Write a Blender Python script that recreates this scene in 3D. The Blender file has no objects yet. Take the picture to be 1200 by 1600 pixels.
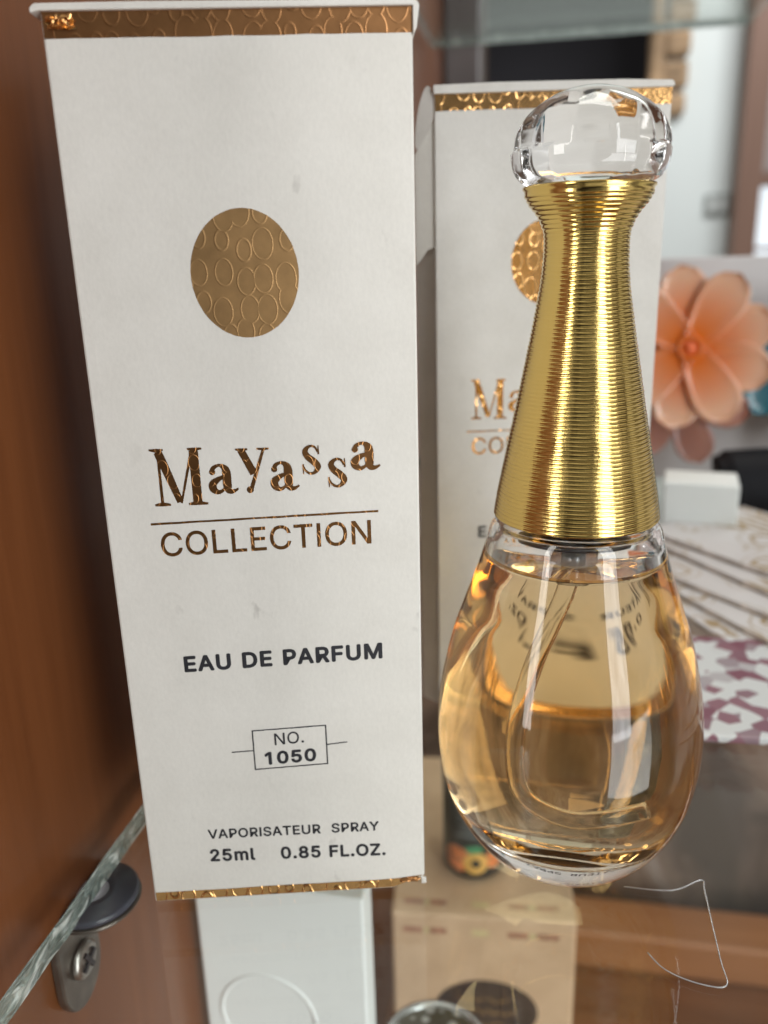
import bpy, bmesh, math, random, json
from mathutils import Vector, Matrix
from mathutils.geometry import tessellate_polygon
random.seed(7)
S = bpy.context.scene
COL = S.collection
MM = 0.001

# ------------------------------------------------------------------ camera
cam_data = bpy.data.cameras.new("camera")
cam = bpy.data.objects.new("camera", cam_data)
COL.objects.link(cam)
right = Vector((0.9835, 0.1786, -0.0270)).normalized()
down = Vector((0.0265, -0.2906, -0.9565))
down = (down - right * down.dot(right)).normalized()
fwd = right.cross(down).normalized()
m = Matrix((right, -down, -fwd)).transposed().to_4x4()
m.translation = Vector((0, 0, 0.0854))
cam.matrix_world = m
cam_data.sensor_fit = 'VERTICAL'
cam_data.sensor_height = 36.0
cam_data.sensor_width = 27.0
cam_data.lens = 1300 / 1600 * 36.0
cam_data.clip_start = 0.005
cam_data.clip_end = 50
cam_data.dof.use_dof = True
cam_data.dof.focus_distance = 0.101
cam_data.dof.aperture_fstop = 19
S.camera = cam

# ------------------------------------------------------------------ world
W = bpy.data.worlds.new("World")
S.world = W
W.use_nodes = True
nt = W.node_tree
bg = nt.nodes["Background"]
tc = nt.nodes.new("ShaderNodeTexCoord")
nz = nt.nodes.new("ShaderNodeTexNoise"); nz.inputs["Scale"].default_value = 2.6; nz.inputs["Detail"].default_value = 3
cr = nt.nodes.new("ShaderNodeValToRGB")
cr.color_ramp.elements[0].position = 0.45; cr.color_ramp.elements[0].color = (0.10, 0.075, 0.06, 1)
cr.color_ramp.elements[1].position = 0.57; cr.color_ramp.elements[1].color = (0.95, 0.93, 0.88, 1)
nt.links.new(tc.outputs["Generated"], nz.inputs["Vector"])
nt.links.new(nz.outputs["Fac"], cr.inputs["Fac"])
nt.links.new(cr.outputs["Color"], bg.inputs["Color"])
# darker zone added behind the camera, for the photographer's dark reflection in the gold
sep = nt.nodes.new("ShaderNodeSeparateXYZ"); nt.links.new(tc.outputs["Generated"], sep.inputs[0])
mr0 = nt.nodes.new("ShaderNodeMapRange"); mr0.interpolation_type = 'SMOOTHSTEP'
mr0.inputs["From Min"].default_value = -.98; mr0.inputs["From Max"].default_value = -.68; mr0.inputs["To Min"].default_value = .12; mr0.inputs["To Max"].default_value = 1
nt.links.new(sep.outputs["Y"], mr0.inputs["Value"])
mul0 = nt.nodes.new("ShaderNodeMath"); mul0.operation = 'MULTIPLY'; mul0.inputs[1].default_value = 0.66
nt.links.new(mr0.outputs["Result"], mul0.inputs[0]); nt.links.new(mul0.outputs[0], bg.inputs["Strength"])

# ------------------------------------------------------------------ lamps (shop windows, ceiling panel, added low fill)
def area(name, loc, target, sx, sy, power, col, mull=False):
    l = bpy.data.lights.new(name, 'AREA')
    if mull:
        # a window is never evenly bright: panes with bars, and a view of light and dark things outside
        l.use_nodes = True; t = l.node_tree; em = t.nodes["Emission"]
        ge = t.nodes.new("ShaderNodeNewGeometry"); mp = t.nodes.new("ShaderNodeMapping"); mp.inputs["Scale"].default_value = (2.0, 3.0, 1)
        t.links.new(ge.outputs["Parametric"], mp.inputs["Vector"])
        n_ = t.nodes.new("ShaderNodeTexNoise"); n_.inputs["Scale"].default_value = 1.6; n_.inputs["Detail"].default_value = 4
        t.links.new(mp.outputs["Vector"], n_.inputs["Vector"])
        r_ = t.nodes.new("ShaderNodeValToRGB"); r_.color_ramp.elements[0].position = .3; r_.color_ramp.elements[0].color = (.6, .6, .6, 1)
        r_.color_ramp.elements[1].position = .7; r_.color_ramp.elements[1].color = (1.25, 1.25, 1.25, 1)
        t.links.new(n_.outputs["Fac"], r_.inputs["Fac"]); t.links.new(r_.outputs["Color"], em.inputs["Strength"])
    l.shape = 'RECTANGLE'; l.size = sx; l.size_y = sy; l.energy = power; l.color = col
    o = bpy.data.objects.new(name, l); COL.objects.link(o)
    o.location = loc
    o.rotation_euler = (Vector(target) - Vector(loc)).to_track_quat('-Z', 'Y').to_euler()
    return o
area("shop_window", (0.66, -0.62, 0.34), (0, .1, .02), .30, 1.1, 8.2, (0.95, 0.98, 1.0), True)
area("side_window", (-0.50, -0.62, 0.34), (0, .1, .02), .13, 1.0, 3.6, (1.0, 0.98, 0.94), True)
area("low_fill", (0.50, -0.30, -0.22), (-.01, .2, -.15), .40, .30, 1.9, (0.96, 0.98, 1.0))  # added fill lamp, brightens the things below the shelf
area("ceiling_light", (0.15, 0.35, 1.15), (0, .2, 0), .7, .5, 7.2, (1.0, 0.97, 0.92))
area("room_light", (0.9, 1.6, 1.6), (0.4, 2.8, .3), .8, .8, 34, (0.95, 0.98, 1.0))

S.view_settings.view_transform = 'Standard'
S.view_settings.look = 'None'
S.view_settings.gamma = 1
S.view_settings.exposure = 0.0
S.view_settings.use_curve_mapping = False
cy = S.cycles
cy.use_denoising = True
cy.max_bounces = 20; cy.transmission_bounces = 18; cy.glossy_bounces = 8; cy.transparent_max_bounces = 16; cy.diffuse_bounces = 4
cy.caustics_refractive = True; cy.caustics_reflective = True
cy.blur_glossy = 0.6; cy.sample_clamp_indirect = 6

# ------------------------------------------------------------------ object helpers
def link(name, me, mat=None, parent=None, smooth=False):
    if mat is not None and len(me.materials) == 0:
        me.materials.append(mat)
    o = bpy.data.objects.new(name, me); COL.objects.link(o)
    if parent: o.parent = parent
    if smooth:
        for p in me.polygons: p.use_smooth = True
    return o
def tag(o, label=None, cat=None, group=None, kind=None):
    if label: o["label"] = label
    if cat: o["category"] = cat
    if group: o["group"] = group
    if kind: o["kind"] = kind
    return o
def empty(name, loc=(0, 0, 0), rz=0):
    o = bpy.data.objects.new(name, None); o.empty_display_size = 0.01
    COL.objects.link(o); o.location = loc; o.rotation_euler = (0, 0, rz)
    return o
def mesh(verts, faces, name="mesh"):
    me = bpy.data.meshes.new(name); me.from_pydata([tuple(v) for v in verts], [], faces); me.update()
    return me
def box(x0, x1, y0, y1, z0, z1, bev=0, seg=2):
    bm = bmesh.new()
    bmesh.ops.create_cube(bm, size=1)
    for v in bm.verts:
        v.co = Vector((x0 + (v.co.x + .5) * (x1 - x0), y0 + (v.co.y + .5) * (y1 - y0), z0 + (v.co.z + .5) * (z1 - z0)))
    if bev:
        bmesh.ops.bevel(bm, geom=bm.edges[:], offset=bev, segments=seg, affect='EDGES', profile=.5)
    me = bpy.data.meshes.new("box"); bm.to_mesh(me); bm.free()
    return me
def prism(pts, y0, y1, bev=0):
    """outline in (x,z), extruded along y"""
    bm = bmesh.new()
    a = [bm.verts.new((p[0], y0, p[1])) for p in pts]
    b = [bm.verts.new((p[0], y1, p[1])) for p in pts]
    bm.faces.new(a); bm.faces.new(b[::-1])
    n = len(pts)
    for i in range(n):
        bm.faces.new((a[i], b[i], b[(i + 1) % n], a[(i + 1) % n]))
    bmesh.ops.recalc_face_normals(bm, faces=bm.faces[:])
    if bev:
        bmesh.ops.bevel(bm, geom=bm.edges[:], offset=bev, segments=2, affect='EDGES', profile=.5)
    me = bpy.data.meshes.new("prism"); bm.to_mesh(me); bm.free()
    return me
def lathe(prof, n=96, flip=False, mod=None, me_only=True):
    """prof list of (z, r) in mm, axis z. r==0 -> pole."""
    verts, faces, rings = [], [], []
    for z, r in prof:
        if r <= 1e-6:
            rings.append([len(verts)]); verts.append((0, 0, z * MM))
        else:
            ring = []
            for i in range(n):
                t = 2 * math.pi * i / n
                rr = r * (mod(t, z, r) if mod else 1)
                ring.append(len(verts)); verts.append((rr * math.cos(t) * MM, rr * math.sin(t) * MM, z * MM))
            rings.append(ring)
    for a, b in zip(rings, rings[1:]):
        for i in range(n):
            j = (i + 1) % n
            if len(a) == 1 and len(b) == 1: continue
            if len(a) == 1: f = (a[0], b[j], b[i])
            elif len(b) == 1: f = (a[i], a[j], b[0])
            else: f = (a[i], a[j], b[j], b[i])
            faces.append(f[::-1] if flip else f)
    return verts, faces
def merge(*parts):
    V, F = [], []
    for v, f in parts:
        k = len(V); V += list(v); F += [tuple(i + k for i in q) for q in f]
    return V, F
def catmull(pts, sub=8, closed=False):
    out = []
    n = len(pts)
    rng = range(n if closed else n - 1)
    for i in rng:
        if closed: p = [pts[(i + k) % n] for k in (-1, 0, 1, 2)]
        else: p = [pts[max(0, i - 1)], pts[i], pts[i + 1], pts[min(n - 1, i + 2)]]
        for k in range(sub):
            t = k / sub
            out.append(tuple(.5 * ((2 * p[1][c]) + (-p[0][c] + p[2][c]) * t + (2 * p[0][c] - 5 * p[1][c] + 4 * p[2][c] - p[3][c]) * t * t + (-p[0][c] + 3 * p[1][c] - 3 * p[2][c] + p[3][c]) * t ** 3) for c in range(len(pts[0]))))
    if not closed: out.append(tuple(pts[-1]))
    return out
def tube(path, rad, n=10, caps=True):
    """path in metres; rad number or list"""
    V, F = [], []
    P = [Vector(p[:3]) for p in path]
    up = Vector((0.13, 0.2, 1)).normalized()
    m_ = len(P)
    for i, p in enumerate(P):
        t = (P[min(i + 1, m_ - 1)] - P[max(i - 1, 0)]).normalized()
        a = t.cross(up)
        if a.length < 1e-3: a = t.cross(Vector((1, 0, 0)))
        a.normalize(); b = t.cross(a).normalized()
        r = rad[i] if isinstance(rad, (list, tuple)) else rad
        for k in range(n):
            th = 2 * math.pi * k / n
            V.append(p + a * r * math.cos(th) + b * r * math.sin(th))
    for i in range(m_ - 1):
        for k in range(n):
            F.append((i * n + k, i * n + (k + 1) % n, (i + 1) * n + (k + 1) % n, (i + 1) * n + k)[::-1])
    if caps:
        F.append(tuple(range(n))); F.append(tuple(range((m_ - 1) * n, m_ * n))[::-1])
    return V, F

# ------------------------------------------------------------------ material helpers
class Mat:
    def __init__(s, name):
        s.m = bpy.data.materials.new(name); s.m.use_nodes = True
        s.t = s.m.node_tree; s.b = s.t.nodes["Principled BSDF"]; s.out = s.t.nodes["Material Output"]
        s.tc = s.t.nodes.new("ShaderNodeTexCoord")
    def n(s, t, **k):
        x = s.t.nodes.new(t)
        for a, v in k.items():
            if hasattr(x, a): setattr(x, a, v)
            else: x.inputs[a.replace("_", " ")].default_value = v
        return x
    def l(s, a, b): s.t.links.new(a, b)
    def set(s, **k):
        for a, v in k.items():
            a = a.replace("_", " ")
            if isinstance(v, tuple) and len(v) == 3: v = (*v, 1)
            s.b.inputs[a].default_value = v
        return s
    def mapped(s, scale=(1, 1, 1), rot=(0, 0, 0), coord="Object"):
        mp = s.n("ShaderNodeMapping"); mp.inputs["Scale"].default_value = scale; mp.inputs["Rotation"].default_value = rot
        s.l(s.tc.outputs[coord], mp.inputs["Vector"]); return mp.outputs["Vector"]
    def noise(s, vec, scale, detail=4, rough=.5, dist=0):
        x = s.n("ShaderNodeTexNoise"); x.inputs["Scale"].default_value = scale; x.inputs["Detail"].default_value = detail
        x.inputs["Roughness"].default_value = rough; x.inputs["Distortion"].default_value = dist
        s.l(vec, x.inputs["Vector"]); return x.outputs["Fac"]
    def ramp(s, fac, stops):
        x = s.n("ShaderNodeValToRGB"); r = x.color_ramp
        while len(r.elements) < len(stops): r.elements.new(.5)
        for e, (p, c) in zip(r.elements, stops):
            e.position = p; e.color = (*c, 1) if len(c) == 3 else c
        s.l(fac, x.inputs["Fac"]); return x.outputs["Color"]
    def bump(s, h, strength, dist):
        x = s.n("ShaderNodeBump"); x.inputs["Strength"].default_value = strength; x.inputs["Distance"].default_value = dist
        s.l(h, x.inputs["Height"]); s.l(x.outputs["Normal"], s.b.inputs["Normal"]); return x

def g(v): return (v, v, v)

def mat_card(name, a, b, rough=.42, specks=True):
    M = Mat(name); v = M.mapped()
    c = M.ramp(M.noise(v, 90, 5, .6), [(.30, a), (.68, b)])
    if specks:
        # grime: small greyish scuffs with shapes of their own
        sp = M.ramp(M.noise(M.mapped((1, 1, .6)), 330, 3, .6), [(.64, g(0)), (.72, g(1))])
        big = M.ramp(M.noise(v, 60, 2), [(.48, g(0)), (.68, g(1))])
        mul = M.n("ShaderNodeMath", operation='MULTIPLY'); M.l(sp, mul.inputs[0]); M.l(big, mul.inputs[1])
        mul2 = M.n("ShaderNodeMath", operation='MULTIPLY'); M.l(mul.outputs[0], mul2.inputs[0]); mul2.inputs[1].default_value = .5
        mx = M.n("ShaderNodeMix", data_type='RGBA'); M.l(mul2.outputs[0], mx.inputs["Factor"]); M.l(c, mx.inputs[6]); mx.inputs[7].default_value = (.34, .32, .29, 1)
        c = mx.outputs[2]
    fib = M.ramp(M.noise(M.mapped((1, 1, .5)), 2400, 3, .7), [(.3, g(.93)), (.7, g(1))])
    mf = M.n("ShaderNodeMix", data_type='RGBA', blend_type='MULTIPLY'); mf.inputs["Factor"].default_value = 1
    M.l(c, mf.inputs[6]); M.l(fib, mf.inputs[7]); c = mf.outputs[2]
    M.l(c, M.b.inputs["Base Color"])
    M.l(M.ramp(M.noise(v, 45, 4, .65), [(.35, g(rough * .75)), (.65, g(rough * 1.25))]), M.b.inputs["Roughness"])
    M.set(Specular_IOR_Level=.5)
    h = M.n("ShaderNodeMath", operation='ADD'); M.l(M.noise(v, 130, 4), h.inputs[0])
    f = M.n("ShaderNodeMath", operation='MULTIPLY'); M.l(M.noise(v, 2600, 3), f.inputs[0]); f.inputs[1].default_value = .04
    M.l(f.outputs[0], h.inputs[1])
    M.bump(h.outputs[0], .35, .0006)
    return M.m
def mat_foil(name, col, rough=.25, scale=1.0, strength=.5):
    M = Mat(name)
    # embossed hide pattern: overlapping upright scales
    v = M.mapped((440 / scale, 440 / scale, 300 / scale))
    vo = M.n("ShaderNodeTexVoronoi", voronoi_dimensions='3D'); vo.inputs["Scale"].default_value = 1; vo.inputs["Randomness"].default_value = .45
    M.l(v, vo.inputs["Vector"])
    ring = M.ramp(vo.outputs["Distance"], [(.0, g(.35)), (.46, g(.42)), (.50, g(.8)), (.54, g(.25)), (.8, g(.2))])
    crk = M.noise(M.mapped(), 900, 4, .6)
    a = M.n("ShaderNodeMath", operation='MULTIPLY_ADD'); M.l(crk, a.inputs[0]); a.inputs[1].default_value = .25; M.l(ring, a.inputs[2])
    M.bump(a.outputs[0], strength, .00022)
    c = M.ramp(M.noise(M.mapped(), 240, 4, .6), [(.3, tuple(x * .72 for x in col)), (.7, col)])
    M.l(c, M.b.inputs["Base Color"])
    M.set(Metallic=1.0, Roughness=rough)
    return M.m
def mat_plain(name, col, rough=.5, metal=0, var=.12, scale=60, **k):
    M = Mat(name)
    c = M.ramp(M.noise(M.mapped(), scale, 4), [(.3, tuple(x * (1 - var) for x in col)), (.7, tuple(min(1, x * (1 + var)) for x in col))])
    M.l(c, M.b.inputs["Base Color"]); M.set(Roughness=rough, Metallic=metal, **k)
    return M.m
def mat_wood(name, a, b, axis='z', rough=.38, scale=1):
    M = Mat(name)
    sc = {'z': (90, 90, 5), 'y': (90, 5, 90), 'x': (5, 90, 90)}[axis]
    sc = tuple(q * scale for q in sc)
    fine = M.noise(M.mapped(tuple(q * 5 for q in sc)), 1, 4, .6)
    wide = M.noise(M.mapped(tuple(q * .28 for q in sc)), 1, 5, .6, .4)
    ad = M.n("ShaderNodeMath", operation='MULTIPLY_ADD'); M.l(fine, ad.inputs[0]); ad.inputs[1].default_value = .35; M.l(wide, ad.inputs[2])
    M.l(M.ramp(ad.outputs[0], [(.42, a), (.85, b)]), M.b.inputs["Base Color"])
    M.set(Roughness=rough, Coat_Weight=.04, Coat_Roughness=.2, Specular_IOR_Level=.3)
    M.bump(fine, .12, .0002)
    return M.m
def mat_glass(name, ior=1.5, col=(1, 1, 1), rough=0.0):
    m_ = bpy.data.materials.new(name); m_.use_nodes = True; t = m_.node_tree; t.nodes.clear()
    o = t.nodes.new("ShaderNodeOutputMaterial"); gl = t.nodes.new("ShaderNodeBsdfGlass")
    gl.inputs["IOR"].default_value = ior; gl.inputs["Color"].default_value = (*col, 1); gl.inputs["Roughness"].default_value = rough
    t.links.new(gl.outputs[0], o.inputs[0]); return m_
def mat_pane(name, tint=(.93, .97, .95), dirt=.0):
    """a parallel pane: what passes through keeps its direction, the rest mirrors by Fresnel"""
    m_ = bpy.data.materials.new(name); m_.use_nodes = True; t = m_.node_tree; t.nodes.clear()
    o = t.nodes.new("ShaderNodeOutputMaterial"); tr = t.nodes.new("ShaderNodeBsdfTransparent"); gl = t.nodes.new("ShaderNodeBsdfGlossy")
    fr = t.nodes.new("ShaderNodeFresnel"); geo = t.nodes.new("ShaderNodeNewGeometry"); mrg = t.nodes.new("ShaderNodeMapRange"); mrg.inputs["To Min"].default_value = 1.36; mrg.inputs["To Max"].default_value = 1 / 1.36
    t.links.new(geo.outputs["Backfacing"], mrg.inputs["Value"]); t.links.new(mrg.outputs["Result"], fr.inputs["IOR"]); mx = t.nodes.new("ShaderNodeMixShader")
    tr.inputs["Color"].default_value = (*tint, 1); gl.inputs["Roughness"].default_value = .015; gl.inputs["Color"].default_value = (.95, 1, .98, 1)
    t.links.new(fr.outputs[0], mx.inputs[0]); t.links.new(tr.outputs[0], mx.inputs[1]); t.links.new(gl.outputs[0], mx.inputs[2])
    if dirt:
        df = t.nodes.new("ShaderNodeBsdfDiffuse"); df.inputs["Color"].default_value = (.5, .5, .48, 1)
        m2 = t.nodes.new("ShaderNodeMixShader"); nn = t.nodes.new("ShaderNodeTexNoise"); nn.inputs["Scale"].default_value = 25; nn.inputs["Detail"].default_value = 6
        c_ = t.nodes.new("ShaderNodeTexCoord"); t.links.new(c_.outputs["Object"], nn.inputs["Vector"])
        mu = t.nodes.new("ShaderNodeMath"); mu.operation = 'MULTIPLY'; mu.inputs[1].default_value = dirt
        t.links.new(nn.outputs["Fac"], mu.inputs[0]); t.links.new(mu.outputs[0], m2.inputs[0])
        t.links.new(mx.outputs[0], m2.inputs[1]); t.links.new(df.outputs[0], m2.inputs[2]); t.links.new(m2.outputs[0], o.inputs[0])
    else:
        t.links.new(mx.outputs[0], o.inputs[0])
    return m_

# ------------------------------------------------------------------ materials
M_card = mat_card("white_card", (.66, .64, .59), (.705, .685, .635))
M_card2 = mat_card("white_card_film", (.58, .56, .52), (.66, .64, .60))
M_foil = mat_foil("copper_foil", (.66, .40, .18), .42, 1.0, .17)
M_foil_dark_reflect = mat_foil("copper_foil_dark_reflection", (.52, .26, .11), .36, 1.0, .20)  # copper foil made darker and redder to paint in a dark reflection
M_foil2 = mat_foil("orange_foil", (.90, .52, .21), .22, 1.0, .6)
M_foiltext = mat_foil("foil_print", (.38, .185, .07), .34, .6, .35)
M_ink = mat_plain("black_ink", (.02, .02, .025), .45, var=.3, scale=400)
M_wood = mat_wood("cherry_wood", (.120, .037, .011), (.200, .068, .022), 'z')
M_woody = mat_wood("cherry_wood_long", (.11, .040, .014), (.24, .095, .035), 'x')
M_rail = mat_wood("rail_wood", (.30, .12, .045), (.45, .20, .08), 'x')
M_glass = mat_glass("clear_glass", 1.5)
M_pane = mat_pane("shelf_glass", (.97, .985, .975), .010)
_g = Mat("gold_metal").set(Base_Color=(.74, .53, .18), Metallic=1.0)
_g.l(_g.ramp(_g.noise(_g.mapped(), 260, 4, .6), [(.35, g(.10)), (.7, g(.22))]), _g.b.inputs["Roughness"])
_g.bump(_g.noise(_g.mapped((1, 1, .25)), 900, 3), .10, .0003)
M_gold = _g.m
M_steel = mat_plain("steel", (.45, .46, .48), .3, 1.0)

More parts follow.
